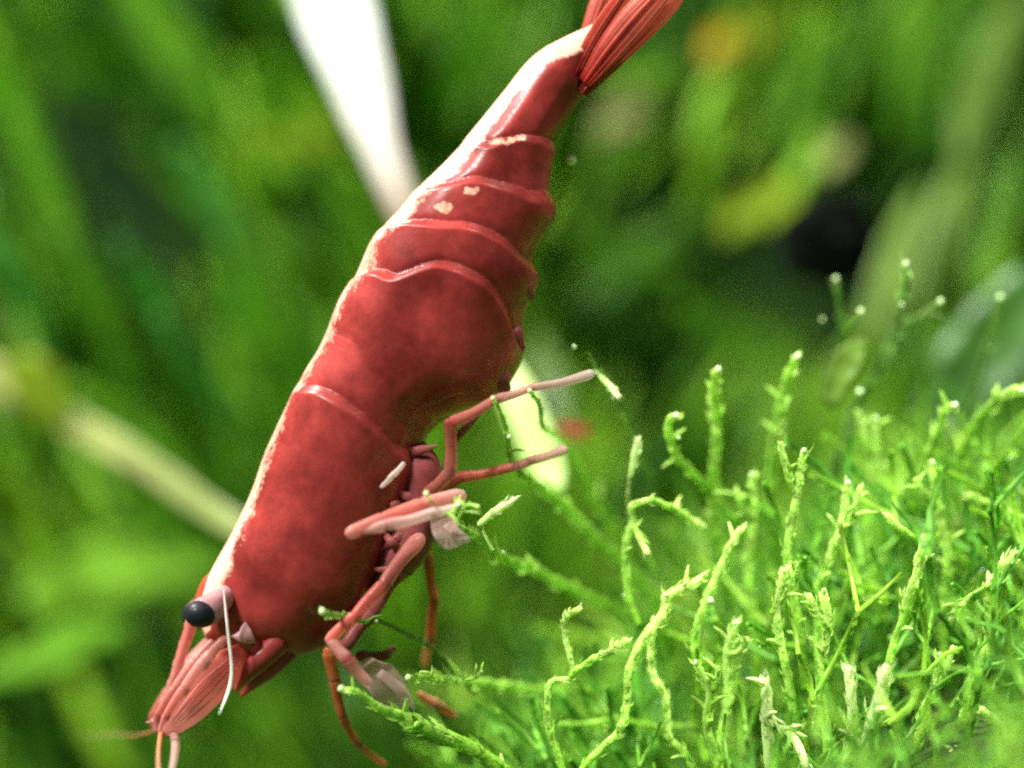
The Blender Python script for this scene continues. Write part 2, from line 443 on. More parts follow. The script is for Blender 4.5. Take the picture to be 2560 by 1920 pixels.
def build_shrimp():
    root = thing('red_shrimp', 'red shrimp with a cream stripe along its back climbing head down over green moss', 'shrimp',
                 loc=(0, 0, 0))
    Dp = np.array([s[0] for s in ST], float); Vp = np.array([s[1] for s in ST], float); Wd = np.array([s[2] for s in ST])
    mid = (Dp + Vp) / 2
    S0 = np.concatenate([[0], np.cumsum(np.linalg.norm(np.diff(mid, axis=0), axis=1))]) / 1000
    NS, NT = 620, 176
    s = np.linspace(0, S0[-1], NS)
    D, V, W = cubic(S0, Dp, s), cubic(S0, Vp, s), cubic(S0, Wd, s)
    # where every plate edge runs, as s for each fraction f from back to belly
    fg = np.linspace(0, 1, 121)
    gpx = D[:, None] * (1 - fg[None, :, None]) + V[:, None] * fg[None, :, None]
    def edge_s(poly):
        q = np.array(poly, float)
        q = np.vstack([np.column_stack([np.linspace(q[i, 0], q[i+1, 0], 9)[:-1], np.linspace(q[i, 1], q[i+1, 1], 9)[:-1]]) for i in range(len(q)-1)] + [q[-1:]])
        ss, ff = [], []
        for p in q:
            d = ((gpx - p) ** 2).sum(-1); k = np.unravel_index(d.argmin(), d.shape)
            ss.append(s[k[0]]); ff.append(fg[k[1]])
        o = np.argsort(ff); ff, ss = np.array(ff)[o], np.array(ss)[o]
        es = np.interp(fg, ff, ss)
        k = np.ones(9) / 9
        return np.convolve(np.pad(es, 4, mode='edge'), k, 'valid')
    phi = np.linspace(0, 2 * math.pi, NT, endpoint=False)
    f = (1 - np.cos(phi)) / 2
    H = np.zeros((NS, NT))
    for poly, A, Lr, sg in EDGES:
        es = np.interp(f, fg, edge_s(poly))
        x = (es[None] - s[:, None]) * sg
        g = np.where(x > 0, np.clip(1 - x / Lr, 0, 1) ** 1.3, 0)
        soft = np.clip(x / 0.024, 0, 1); soft = soft * soft * (3 - 2 * soft)
        fade = sstep(0.0, 0.04, f) * 0.75 + 0.25
        lip = 0.03 * np.exp(-((x - 0.016) / 0.014) ** 2) * (x > 0)
        groove = -0.30 * np.exp(-(np.clip(-x, 0, None) / 0.012) ** 1.5) * (x <= 0)
        H += A * 0.52 * (g * soft + lip * soft + groove) * fade[None]
    # low relief: slight hollows over the stomach and gills, a keel along the back
    C = (D + V) / 2 ; Ax = (D - V) / 2
    Axl = np.linalg.norm(Ax, axis=1) / 1000
    c, sn = np.cos(phi), np.sin(phi)
    prof = np.sign(sn) * np.abs(sn) ** 0.86 * (1 - 0.16 * np.clip(-c, 0, 1) ** 2)
    X3 = np.stack([(C[:, 0:1] + Ax[:, 0:1] * c - 1280) / 1000, -(W[:, None] * prof), (960 - (C[:, 1:2] + Ax[:, 1:2] * c)) / 1000], -1)
    ah = np.stack([Ax[:, 0], np.zeros(NS), -Ax[:, 1]], 1) / 1000
    ah /= np.linalg.norm(ah, axis=1)[:, None]
    n = ah[:, None] * (c[None] * W[:, None])[..., None] + np.array([0, -1, 0]) * (sn[None] * Axl[:, None])[..., None]
    n /= np.linalg.norm(n, axis=-1)[..., None]
    lump = np.array([[noise.noise((a * 5, b * 4, 1.7)) for b in f] for a in s[::10]])
    lump = np.array([np.interp(s, s[::10], lump[:, j]) for j in range(NT)]).T
    X3 += n * (H + 0.006 * lump)[..., None]
    # pale stripe on the back: pigment, widened on the carapace as a painted lit rim
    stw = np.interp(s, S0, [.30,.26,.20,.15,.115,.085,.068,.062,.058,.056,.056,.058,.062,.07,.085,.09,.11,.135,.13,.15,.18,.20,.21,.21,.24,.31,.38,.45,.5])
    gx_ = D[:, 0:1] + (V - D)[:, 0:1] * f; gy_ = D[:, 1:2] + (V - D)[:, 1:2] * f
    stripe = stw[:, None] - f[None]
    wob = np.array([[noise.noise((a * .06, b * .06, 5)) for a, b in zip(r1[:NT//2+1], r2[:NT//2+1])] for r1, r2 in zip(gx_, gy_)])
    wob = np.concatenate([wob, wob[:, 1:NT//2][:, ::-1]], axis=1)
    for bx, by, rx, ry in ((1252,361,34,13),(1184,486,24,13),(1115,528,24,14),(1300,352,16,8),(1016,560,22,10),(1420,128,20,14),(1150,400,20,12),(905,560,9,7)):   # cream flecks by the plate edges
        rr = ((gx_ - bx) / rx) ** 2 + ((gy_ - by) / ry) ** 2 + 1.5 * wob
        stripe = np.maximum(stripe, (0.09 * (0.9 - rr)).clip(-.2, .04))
    Vv = X3.reshape(-1, 3)
    F = [(i*NT+j, i*NT+(j+1) % NT, (i+1)*NT+(j+1) % NT, (i+1)*NT+j) for i in range(NS-1) for j in range(NT)]
    # rounded closing of both ends
    extra = []; cnt = len(Vv)
    for row, sgn in ((0, -1), (NS-1, 1)):
        ring = X3[row]; cen = ring.mean(0)
        axis = (X3[1 if row == 0 else NS-1].mean(0) - X3[0 if row == 0 else NS-2].mean(0)); axis = axis / np.linalg.norm(axis) * sgn
        prev = [row*NT+j for j in range(NT)]
        rad = np.linalg.norm(ring - cen, axis=1).mean()
        for k, a in enumerate((0.35, 0.65, 0.88, 0.985)):
            r2 = cen + (ring - cen) * math.sqrt(1 - a*a) + axis * rad * 0.55 * a
            extra.append((r2, stripe[row]))
            cur = [cnt + j for j in range(NT)]; cnt += NT
            for j in range(NT):
                q = (prev[j], prev[(j+1) % NT], cur[(j+1) % NT], cur[j])
                F.append(q if sgn > 0 else q[::-1])
            prev = cur
        F.append(tuple(prev if sgn > 0 else prev[::-1]))
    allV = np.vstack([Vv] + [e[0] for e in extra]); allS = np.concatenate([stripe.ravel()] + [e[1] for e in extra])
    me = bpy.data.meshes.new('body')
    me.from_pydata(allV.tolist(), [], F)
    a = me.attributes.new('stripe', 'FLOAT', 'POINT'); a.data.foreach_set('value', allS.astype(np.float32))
    me.polygons.foreach_set('use_smooth', [True] * len(me.polygons)); me.update()
    import bmesh
    bm = bmesh.new(); bm.from_mesh(me); bmesh.ops.recalc_face_normals(bm, faces=bm.faces); bm.to_mesh(me); bm.free()
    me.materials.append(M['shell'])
    link('body', me, root)

    def tube(name, pts, rad, mat, y=None, flat=1.0, n=14, tint=(0, 1), sub=6, parent=root):
        P = [at(*p) if len(p) == 3 else at(p[0], p[1], y) for p in pts]
        mb = MB(); mb.tube(P, np.array(rad) / 1000, n=n, flat=flat, tint=tint, sub=sub)
        return mb.build(name, M[mat], parent)
    def limb(pts, rad, mat, y=-0.15, tints=None, label=None):
        """a jointed leg: one mesh whose segments swell a little at each joint"""
        P = [at(*p) if len(p) == 3 else at(p[0], p[1], y) for p in pts]
        mb = MB(); k = len(P) - 1
        for i in range(k):
            a, b = P[i], P[i+1]; d = b - a
            ra, rb = rad[i] * .84 / 1000, rad[i+1] * .84 / 1000
            bow = np.array([d[2], 0, -d[0]]) * 0.035
            pts_ = [a, a + d*0.12 + bow*.4, a + d*0.5 + bow, a + d*0.88 + bow*.4, b]
            t0, t1 = (tints[i], tints[i+1]) if tints else (i/k, (i+1)/k)
            mb.tube(pts_, [ra*0.92, ra*1.04, (ra+rb)*.47, rb*1.02, rb*.95], n=14, tint=(t0, t1), sub=5, flat=0.85)
        o = mb.build('leg', M[mat], root)
        if label: o['label'] = label
        return o
    # --- head
    eye = link('eyestalk', None, root)
    bpy.data.objects.remove(eye)
    st = MB(); st.tube([at(568,1484,-.075), at(550,1502,-.105), at(528,1520,-.125), at(510,1530,-.135)], [.024,.032,.037,.038], n=18, tint=(0,0))
    stalk = st.build('eyestalk', M['stalk'], root)
    eb = MB(); eb.ball(at(501,1535,-.148), .037, nu=28, nv=18, sc=(1.05,1,0.92)); eb.build('eyeball', M['eye'], stalk)
    st = MB(); st.tube([at(545,1490,.07), at(520,1515,.11), at(500,1530,.13)], [.028,.034,.034], n=14, tint=(0,0))
    stalk2 = st.build('eyestalk', M['stalk'], root)
    eb = MB(); eb.ball(at(490,1537,.145), .036, nu=20, nv=14); eb.build('eyeball', M['eye'], stalk2)
    # rostrum: a keeled, toothed blade running forward above the eyes
    rb = MB()
    rb.tube([at(520,1470,0), at(486,1545,0), at(462,1610,0), at(437,1690,0), at(412,1760,0), at(385,1800,0), at(368,1806,0)],
            [.040,.030,.026,.022,.017,.010,.003], n=14, flat=0.55, tint=(0,.55), up=(0.9,0.1,0.4))
    for q, (tx, ty) in enumerate(((489,1500),(472,1545),(458,1592),(443,1642),(428,1692),(411,1738))):
        rb.tube([at(tx+12, ty, 0), at(tx-3, ty+14, 0), at(tx-12, ty+32, 0)], [.011,.008,.001], n=7, tint=(.3,.6))
    rb.build('rostrum', M['limb'], root)
    # antennal scales (flat blades) and antennular peduncles (jointed rods)
    for y, dx in ((-.10, 0), (.09, -14)):
        lf = MB()
        lf.leaf([at(612+dx,1625,y), at(570+dx,1668,y-.01), at(520+dx,1722,y-.015), at(468+dx,1778,y-.01), at(428+dx,1818,y), at(410+dx,1838,y)],
                [.022,.046,.052,.046,.030,.006], (0.75,0.35,-0.6) if y < 0 else (0.75,-0.35,-0.6), cup=-.25, thick=.007, tint=(0,.5), nw=8)
        for u in (-.5, -.15, .2, .55):      # stiffening ridges
            ox, oz = 34*u, 28*u
            lf.tube([at(590+dx+ox*.6,1648+oz*.6,y-.022), at(525+dx+ox,1716+oz,y-.034), at(470+dx+ox*.8,1774+oz*.8,y-.026), at(432+dx+ox*.3,1812+oz*.3,y-.010)], [.0015,.0025,.002,.001], n=6, tint=(.2,.5))
        lf.build('antennal_scale', M['limb_dark'] if y > 0 else M['limb'], root)
    for y, ox in ((-.150, 0), (-.03, -22), (.10, -34)):
        limb([(560+ox,1600,y), (512+ox,1655,y-.01), (462+ox,1722,y-.012), (416+ox,1790,y-.008), (400+ox*.4,1825,y)], [14,19,16,12,7], 'limb', tints=[.25,.45,.3,.15,.5]).name = 'antennule'
    for o in [o for o in root.children if o.name.startswith('leg')]: o.name = 'antennule'
    # mouthparts hanging under the face
    for q, (a, b, c2) in enumerate((((690,1610),(636,1662),(592,1722)), ((728,1612),(668,1672),(606,1736)), ((645,1612),(600,1672),(566,1724)))):
        tube('mouthpart', [(*a,-.06+.05*q), (*b,-.08+.05*q), (*c2,-.05+.05*q)], [34,28,7], 'shell_plain', tint=(0,.5), flat=1.2)
    lf = MB(); lf.leaf([at(628,1580,-.118), at(604,1590,-.128), at(578,1592,-.122)], [.030,.018,.002], (0,.3,1), cup=.2, thick=.006, tint=(.3,1)); lf.build('orbital_spine', M['stalk'], root)
    # feelers
    def feeler(pts, rad, tint=(0,1)): return tube('antenna', pts, rad, 'feeler', tint=tint, n=10)
    feeler([(560,1478,-.16),(566,1540,-.165),(572,1600,-.168),(577,1640,-.17),(579,1680,-.175),(574,1718,-.19),(563,1750,-.22),(548,1785,-.28)], [2.5,3.5,4,4.2,4.6,4.6,3.6,1])
    tube('antenna', [(404,1826,-.09),(398,1862,-.2),(396,1910,-.34),(402,1970,-.5),(420,2060,-.7)], [8,6,5,4,2], 'limb_brown', n=10)
    tube('antenna', [(430,1826,-.05),(438,1852,-.14),(436,1890,-.24),(424,1950,-.4),(400,2060,-.6)], [11,12,10,6,2], 'limb_pale', n=10)
    tube('antenna', [(400,1824,.06),(340,1838,.25),(280,1836,.45),(200,1842,.7)], [4,2.2,1.5,.6], 'limb_brown', n=8)
    # --- walking legs
    limb([(1066,1236,-.10),(1124,1180,-.15),(1124,1058,-.19),(1240,997,-.17),(1330,968,-.13)], [20,19,18,14,11], 'limb', tints=[.1,.3,.05,.35,.6])
    limb([(1330,968,-.13),(1475,935,-.08)], [12,15], 'limb_pale', tints=[.2,.9], label='pale translucent leg tip lying on the moss')
    limb([(1076,1238,-.02),(1150,1192,-.03),(1262,1172,.0),(1330,1150,.02),(1408,1124,.03)], [18,17,14,14,15], 'limb', tints=[.1,.05,.1,.45,.85])
    limb([(1088,1240,.06),(1135,1100,.12),(1205,1020,.16)], [15,13,9], 'limb_dark')
    limb([(1150,1240,-.20),(1056,1266,-.25),(960,1302,-.28),(878,1332,-.29)], [22,24,23,19], 'limb', tints=[.7,.15,.12,.35], label='thick salmon coloured leg crossing in front of the body')
    limb([(878,1332,-.285),(965,1312,-.30),(1080,1282,-.29),(1135,1270,-.26)], [8,17,15,12], 'limb_pale', tints=[.1,.2,.7,1.0])
    def claw(pts, half, label):
        P = [at(*p) for p in pts]
        mb = MB(); mb.leaf(P, np.array(half)/1000, (1, .3, .35), cup=.5, thick=.010, tint=(.3, 1), nw=8)
        mb.leaf([P[1] + np.array([.012,-.012,0]), (P[2]+P[3])/2 + np.array([.03,-.02,.004]), P[-1] + np.array([.022,-.01,.006])], [.012,.014,.003], (1,.2,.3), cup=.4, thick=.008, tint=(.5,1))
        o = mb.build('claw', M['limb_pale'], root); o['label'] = label
    claw([(1092,1286,-.20),(1104,1312,-.21),(1116,1340,-.22),(1130,1358,-.22),(1150,1352,-.22)], [18,30,32,22,5], 'pale translucent claw below the salmon leg')
    limb([(954,1216,-.20),(980,1190,-.205),(1008,1160,-.20)], [6,9,7], 'limb_pale', tints=[.9,1,1])  # pale sliver built in as a highlight on the carapace
    limb([(1046,1350,-.14),(960,1462,-.19),(890,1540,-.21),(826,1598,-.21)], [24,20,18,17], 'limb', tints=[.35,.12,.0,.15])
    limb([(826,1598,-.21),(868,1648,-.22),(918,1704,-.20)], [16,21,17], 'limb', tints=[.75,.1,.65])
    limb([(1020,1400,-.05),(930,1530,-.06),(868,1612,-.08),(822,1630,-.10)], [26,24,20,16], 'limb_dark', tints=[.5,.4,.3,.2])
    limb([(822,1630,-.10),(838,1700,-.08),(856,1790,-.05),(896,1860,0),(960,1910,.08)], [20,18,14,13,11], 'limb_brown', tints=[0,0,0,.2,.8])
    limb([(1054,1330,.05),(1072,1400,.08),(1088,1500,.10),(1078,1600,.16),(1062,1660,.3)], [17,16,16,15,11], 'limb_brown', tints=[0,0,.05,.2,.9])
    limb([(900,1640,.0),(960,1640,.05),(985,1620,.10)], [17,16,9], 'limb_dark', tints=[.3,.2,.5])
    claw([(915,1652,-.05),(935,1680,-.03),(962,1712,-.02),(988,1748,0),(1012,1775,.02)], [18,40,44,34,6], 'pinkish translucent claw resting on the moss')
    limb([(1050,1736,.10),(1092,1760,.12),(1134,1788,.16)], [11,17,14], 'limb_brown', tints=[.5,.35,.6])
    limb([(1410,1072,.9),(1460,1078,1.0)], [22,24], 'limb', tints=[.1,.1])
    # pinkish leg bases tucked between the shell and the legs
    lb = MB(); rr_ = random.Random(11)
    lb.tube([at(1020,1095,-.02), at(1052,1160,-.045), at(1058,1230,-.05), at(1048,1310,-.05), at(1005,1390,-.045), at(950,1470,-.02)],
            [.020,.046,.050,.052,.050,.022], n=20, flat=1.1, tint=(.15,.5), sub=8)
    for q in range(7):
        u = q / 6
        ax, ay = 1015 - 85*u + rr_.gauss(0, 10), 1130 + 290*u + rr_.gauss(0, 8)
        ex, ey = ax + rr_.uniform(40, 95), ay + rr_.gauss(12, 26)
        lb.tube([at(ax, ay, -.08), at((ax+ex)/2, (ay+ey)/2 + rr_.gauss(0, 8), -.095 + rr_.gauss(0, .008)), at(ex, ey, -.08 + rr_.gauss(0, .04))],
                [.005, .010 + .004*rr_.random(), .002], n=10, flat=.45, tint=(rr_.uniform(0, .3), rr_.uniform(.2, .9)), sub=4)
    lb.build('leg_base', M['limb_dark'], root)
    # swimmerets peeping out under the belly plates
    for (a, b, w) in (((1225,915),(1262,972),44), ((1258,815),(1300,868),42), ((1286,700),(1326,738),38),):
        lf = MB(); p, q = at(*a, -.03), at(*b, -.05)
        lf.tube([p, p*.5+q*.5+np.array([0,-.03,0]), q], [w/1700, w/1300, w/2600], n=12, flat=.45, tint=(0,.5)); lf.build('swimmeret', M['limb_dark'], root)
    # --- tail fan
    def fan(name, pts, half, y0, y1, side, mat='fan', tint=(0,.8)):
        P = [at(px, py, y0 + (y1-y0)*i/(len(pts)-1)) for i, (px, py) in enumerate(pts)]
        lf = MB(); lf.leaf(P, np.array(half)*.88/1000, side, cup=.22, thick=.007, tint=tint, nw=8)
        # raised midrib and fine rays
        sd = np.asarray(side, float); sd /= np.linalg.norm(sd)
        for u, r in ((0, .005), (-.4, .002), (.45, .0022), (.75, .0016), (-.72, .0016)):
            lf.tube([p + sd*u*h/1000 + np.array([0,-.013 - .0*abs(u),0]) for p, h in list(zip(P, half))[:-1]], [r, r, r*.8, r*.5], n=6, tint=(0, .6))
        return lf.build(name, M[mat], root)
    fan('uropod', [(1440,188),(1470,100),(1502,10),(1535,-70),(1560,-130)], [14,26,34,32,4], -.02, .10, (.93,.1,.35), tint=(.1,.5))
    fan('telson', [(1452,175),(1490,100),(1540,20),(1590,-50),(1625,-95)], [26,32,30,22,3], -.05, -.06, (.75,.25,.62))
    fan('uropod', [(1462,205),(1515,130),(1580,50),(1650,-25),(1690,-70)], [22,40,46,36,4], -.07, -.12, (.68,-.25,-.7))
    fan('uropod', [(1456,232),(1510,172),(1590,88),(1672,8),(1735,-55)], [16,30,38,34,4], -.04, -.05, (.7,.35,-.7), tint=(0,.75))
    fan('uropod', [(1440,205),(1500,120),(1560,40),(1625,-40),(1660,-85)], [20,34,40,34,4], .04, .12, (.7,.3,-.6), tint=(0,.4))
build_shrimp()

# ---------------------------------------------------------------- moss sprigs in focus
def side_branches(mb, P, R, k, rnd, ln=(.035,.07)):
    """short forked shoots with round tips along a stem"""
    tips = []
    for _ in range(k):
        i = rnd.randrange(1, len(P) - 1)
        p = P[i]; d = P[i+1] - P[i-1]; d = d / (np.linalg.norm(d) + 1e-9)
        o = np.array([rnd.gauss(0, 1), rnd.gauss(0, .8), rnd.gauss(.5, .8)]); o -= d * o.dot(d); o /= np.linalg.norm(o)
        e = p + (o * .8 + d * -.5) * rnd.uniform(*ln)
        m = (p + e) / 2 + np.array([0, 0, .004])
        r = min(R[i] * .7, .010)
        mb.tube([p, m, e], [r*.8, r*.7, r*.2], n=7, tint=(.3, 1), sub=3)
        tips.append((e, r))
    return tips
def leaflets(mb, C, R, rnd, step, lo=1.5, hi=2.9):
    """tiny overlapping pointed leaves hugging a stem and pointing to its tip"""
    seg = np.linalg.norm(np.diff(C, axis=0), axis=1); acc = np.concatenate([[0], np.cumsum(seg)])
    t = step * .5
    while t < acc[-1]:
        i = min(np.searchsorted(acc, t), len(C) - 1); i = max(i, 1)
        u = (t - acc[i-1]) / (seg[i-1] + 1e-9)
        p = C[i-1] * (1-u) + C[i] * u; r = R[i-1] * (1-u) + R[i] * u
        d = (C[i] - C[i-1]) / (seg[i-1] + 1e-9)
        o = np.array([rnd.gauss(0, 1), rnd.gauss(0, 1), rnd.gauss(0, 1)]); o -= d * o.dot(d); o /= np.linalg.norm(o) + 1e-9
        w = np.cross(d, o)
        ln = r * rnd.uniform(lo, hi); hw = r * rnd.uniform(.35, .6); sp = rnd.uniform(.25, .75)
        a = p + o * r * .4; b = a + d * ln * .5 + o * ln * sp * .55; c = a + d * ln + o * ln * sp * .75
        tt = min(1, t / acc[-1] + rnd.uniform(-.1, .35))
        mb.add([a, b + w * hw - o * hw * .3, b + o * hw * .15, b - w * hw - o * hw * .3, c], [(0, 1, 2), (0, 2, 3), (1, 4, 2), (2, 4, 3)], [tt * .8, tt, tt * .8, tt, min(1, tt + .2)])
        t += step * rnd.uniform(.6, 1.5)
def sprig(paths, mat, label, beads=(), k=3, name='moss_sprig', seed=0):
    """paths: list of (pts, radii); first is the main stem, tip first"""
    rnd = random.Random(seed * 13 + 5)
    base = at(*paths[0][0][-1])
    root = thing(name, label, 'moss sprig', 'sprigs of moss in the foreground', loc=tuple(base))
    for i, (pts, rad) in enumerate(paths):
        P = [at(*p) - base for p in pts]
        rr = np.array(rad) / 1000
        P = [P[0]] + [p + np.array([rnd.gauss(0, .004), 0, rnd.gauss(0, .004)]) for p in P[1:]]
        Q = smooth_path(np.column_stack([np.array(P), np.interp(np.linspace(0, 1, len(P)), np.linspace(0, 1, len(rr)), rr)]), 5)
        rq = Q[:, 3] * np.array([1 + .22 * noise.noise((q * .55, seed * 3.1 + i, 0)) for q in range(len(Q))])
        mb = MB(); mb.tube(Q[::-1, :3], rq[::-1] * .74, n=10, tint=(0, 1), flat=.6, sub=1)
        if k:
            side_branches(mb, Q[:, :3], Q[:, 3] * .8, k, rnd)
        st_ = mb.build('stem' if i == 0 else 'branch', M[mat], root)
        lv = MB(); leaflets(lv, Q[::-1, :3], rq[::-1] * 1.1, rnd, .0095, 1.3, 2.6)
        tag(lv.build('leaves', M[mat], st_, smooth=False), kind='stuff')
    for (px, py, y, r) in beads:
        b = MB(); b.ball(at(px, py, y) - base, r * .62 / 1000, sc=(1, 1, 1.15), nu=14, nv=10)
        b.build('tip_bud', M['bead'], root)
    return root
def pth(pts, y0, y1, rad):
    n = len(pts)
    return ([(p[0], p[1], y0 + (y1 - y0) * i / (n - 1)) for i, p in enumerate(pts)], rad)

sprig([pth([(1232,998),(1247,1032),(1271,1091),(1285,1152),(1324,1197),(1366,1232),(1429,1278),(1494,1343),(1576,1426),(1640,1520),(1690,1640)], -.22, .7, [5,6,9,11,16,18,18,17,16,14])],
      'moss', 'long green stem crossing the two legs that reach out to the right', [(1232,996,-.22,9),(1273,1092,-.235,8)], seed=1, k=2)
sprig([pth([(1324,979),(1346,1011),(1362,1072),(1393,1092),(1420,1130),(1470,1220),(1540,1330),(1600,1440)], -.17, .9, [6,7,8,9,11,12,13])],
      'moss', 'thin stem whose white tip touches the pale leg end', [(1324,977,-.175,10)], seed=2, k=1)
sprig([pth([(1066,1237),(1103,1278),(1142,1313),(1203,1348),(1264,1400),(1329,1426),(1394,1460),(1481,1500),(1589,1547),(1680,1630)], -.30, .7, [4,5,10,18,18,18,17,16,15,14]),
       pth([(1152,1258),(1140,1272),(1118,1290)], -.30, -.28, [9,9,6]), pth([(1196,1266),(1168,1272),(1150,1300)], -.29, -.26, [5,6,6])],
      'moss', 'green stem with a white bead lying over the salmon leg', [(1066,1235,-.305,11),(1146,1262,-.30,11),(1257,1382,-.2,8)], seed=3, k=3)
sprig([pth([(1470,884),(1492,931),(1518,960),(1560,1040),(1600,1140),(1640,1260)], .05, .5, [6,8,9,9,10])], 'moss_dull',
      'dull stem behind the pale leg tip', [(1435,867,.02,11)], seed=4, k=0)
sprig([pth([(1545,992),(1530,972),(1506,945)], .02, .06, [7,13,10]), pth([(1508,947),(1500,938),(1490,925)], .06, .1, [6,5,4])], 'moss_pale', 'small pale leaf beside the pale leg tip', seed=5, k=0, name='moss_leaf')
sprig([pth([(808,1533),(849,1537),(876,1546),(911,1557),(941,1554),(1010,1580),(1100,1640),(1180,1730)], -.30, .2, [10,10,11,9,7,7,8,9])],
      'moss_dull', 'olive sprig with a shiny bead in front of the lower shell', [(806,1529,-.31,13),(941,1553,-.18,7)], seed=6, k=1)
sprig([pth([(858,1722),(890,1733),(917,1747),(958,1768),(1012,1792),(1080,1830),(1190,1880),(1300,1960)], -.28, -.05, [7,8,10,18,26,24,20])],
      'moss', 'stem with a cream bead at the lower leg joint', [(853,1722,-.285,12)], seed=7, k=5)
sprig([pth([(1024,1694),(1066,1695),(1120,1701),(1188,1703),(1260,1712),(1338,1721),(1460,1735),(1560,1762),(1660,1850)], -.12, .6, [9,13,15,15,14,12,12,12]),
       pth([(1052,1680),(1064,1690),(1080,1698)], -.12,-.11,[5,5,5]), pth([(1204,1680),(1188,1692),(1170,1702)], -.10,-.10,[6,6,5])],
      'moss', 'long horizontal green stem ending at the translucent claw', [(1020,1694,-.125,13)], seed=8, k=3)
sprig([pth([(1450,1521),(1420,1545),(1417,1604),(1431,1682),(1385,1708),(1368,1760),(1368,1825),(1387,1877),(1411,1930),(1430,2010)], -.16, -.05, [10,11,10,10,12,12,11,11,11]),
       pth([(1568,1604),(1530,1625),(1481,1650),(1431,1684)], -.15, -.13, [12,12,11,10])],
      'moss_bright', 'bright forked stem rising from the bottom edge right of the legs', seed=9, k=1)
sprig([pth([(1760,1440),(1724,1460),(1676,1486),(1654,1538),(1624,1582),(1594,1625),(1576,1690),(1568,1764),(1546,1825),(1507,1868),(1463,1916),(1430,1980)], -.05, -.1, [12,14,16,17,17,15,14,13,12,11])],
      'moss_bright', 'long bright stem curving up from the bottom edge', [(1665,1488,-.07,9)], seed=10, k=2)
sprig([pth([(1628,1600),(1637,1686),(1663,1747),(1676,1829),(1706,1877),(1741,1926),(1780,1990)], 0, 0, [14,13,13,12,13,14])],
      'moss_bright', 'pale straight stem branching off the long bright stem', seed=11, k=1)
sprig([pth([(1628,1248),(1585,1265),(1581,1313),(1566,1365),(1568,1426),(1566,1482),(1590,1560)], .02, .1, [9,13,13,12,11,11]),
       pth([(1617,1380),(1606,1347),(1584,1312)], .0, .03, [11,11,8]), pth([(1741,1310),(1698,1280),(1630,1250)], .15, .03, [11,12,10])],
      'moss_bright', 'hooked bright sprig hanging in the gap right of the long crossing stem', [(1618,1382,0,9),(1562,1488,.09,9)], seed=12, k=1)
sprig([pth([(1790,930),(1785,973),(1787,1024),(1789,1125),(1780,1230),(1800,1360),(1830,1500)], .1, .4, [14,16,17,16,15,14])],
      'moss', 'upright stem with a broad blunt tip, the tallest near the middle of the moss', [(1796,924,.095,13)], seed=13, k=2)
sprig([pth([(1683,1042),(1672,1070),(1693,1133),(1722,1180),(1752,1212),(1830,1300),(1900,1400)], .05, .4, [13,13,13,12,12,13])],
      'moss', 'leaning stem with a white bead just left of the tall blunt stem', [(1690,1040,.045,14),(1697,1095,.06,7)], seed=14, k=2)
sprig([pth([(1990,900),(1966,945),(1950,1020),(1930,1130),(1920,1280),(1940,1420)], .15, .5, [13,14,14,14,14])],
      'moss', 'stem with a sparkling white bead right of the tall blunt stem', [(1994,892,.14,14)], seed=15, k=3)
sprig([pth([(1594,1098),(1588,1130),(1573,1190)], .06, .08, [8,14,8]), pth([(1573,1188),(1580,1290),(1640,1440)], .08, .4, [3,4,6])], 'moss_pale', 'small whitish leaf floating upright between the leg tips and the stems', seed=16, k=0, name='moss_leaf')
sprig([pth([(1285,1248),(1248,1278),(1205,1308)], -.14, -.12, [8,14,11]), pth([(1207,1306),(1210,1330),(1230,1372)], -.12, -.1, [4,5,6])], 'moss_pale', 'slanting whitish leaf right of the salmon leg', seed=17, k=0, name='moss_leaf')
sprig([pth([(2266,665),(2260,710),(2249,765),(2228,844),(2177,945),(2120,1080),(2080,1240)], .25, .6, [11,12,13,15,17,17])],
      'moss_dull', 'tall olive stem with a white bead below the dark hollow', [(2266,660,.245,12),(2255,762,.26,8)], seed=18, k=2)
sprig([pth([(2352,754),(2300,790),(2249,822),(2200,900),(2150,1000)], .3, .6, [8,10,11,13])], 'moss_dull',
      'slanting olive stem ending in a leaf-like bead at upper right', [(2352,754,.29,12)], seed=19, k=1)
sprig([pth([(2091,700),(2096,760),(2110,840),(2120,960)], .35, .6, [7,8,10,12])], 'moss_dull', 'thin olive stem with a bead right under the dark hollow', [(2090,698,.34,12)], seed=20, k=1)
sprig([pth([(2150,778),(2120,800),(2090,850),(2075,960)], .3, .5, [6,7,9,10])], 'moss_dull', 'short bent stem with a flat bead beside the amber leaf', [(2152,778,.29,12),(2056,799,.36,8)], seed=21, k=0)
sprig([pth([(2502,745),(2480,830),(2440,940),(2400,1080)], .4, .7, [8,10,12,13])], 'moss_dull', 'stem with a white bead against the broad leaf at the right edge', [(2502,744,.39,13)], seed=22, k=1)
sprig([pth([(2575,975),(2530,980),(2490,1000),(2440,1060),(2400,1160)], .1, .35, [16,16,14,13])], 'moss', 'green sprig entering at the right edge above an amber bit', [(2555,976,.09,12)], seed=23, k=2)
sprig([pth([(2385,1015),(2370,1030),(2345,1085),(2300,1200),(2280,1330)], .1, .4, [14,13,13,13])], 'moss', 'stem with a bright tip at the right side below the broad leaf', [(2388,1014,.09,14)], seed=24, k=2)
sprig([pth([(2310,1345),(2290,1426),(2268,1486),(2255,1543),(2230,1650),(2210,1800)], -.1, 0, [14,16,16,15,14])], 'moss_bright', 'bright upright stem in the lower right with a rounded pale tip', [(2308,1348,-.105,13)], seed=25, k=2)
sprig([pth([(2540,1385),(2502,1430),(2468,1478),(2476,1547),(2472,1617),(2446,1677),(2420,1755),(2402,1829),(2390,1950)], -.12, -.05, [13,18,20,18,18,18,17,17]),
       pth([(2381,1547),(2416,1512),(2468,1478)], -.08,-.11,[14,15,14])], 'moss_bright', 'thick forked bright stem nearest the right edge', seed=26, k=3)
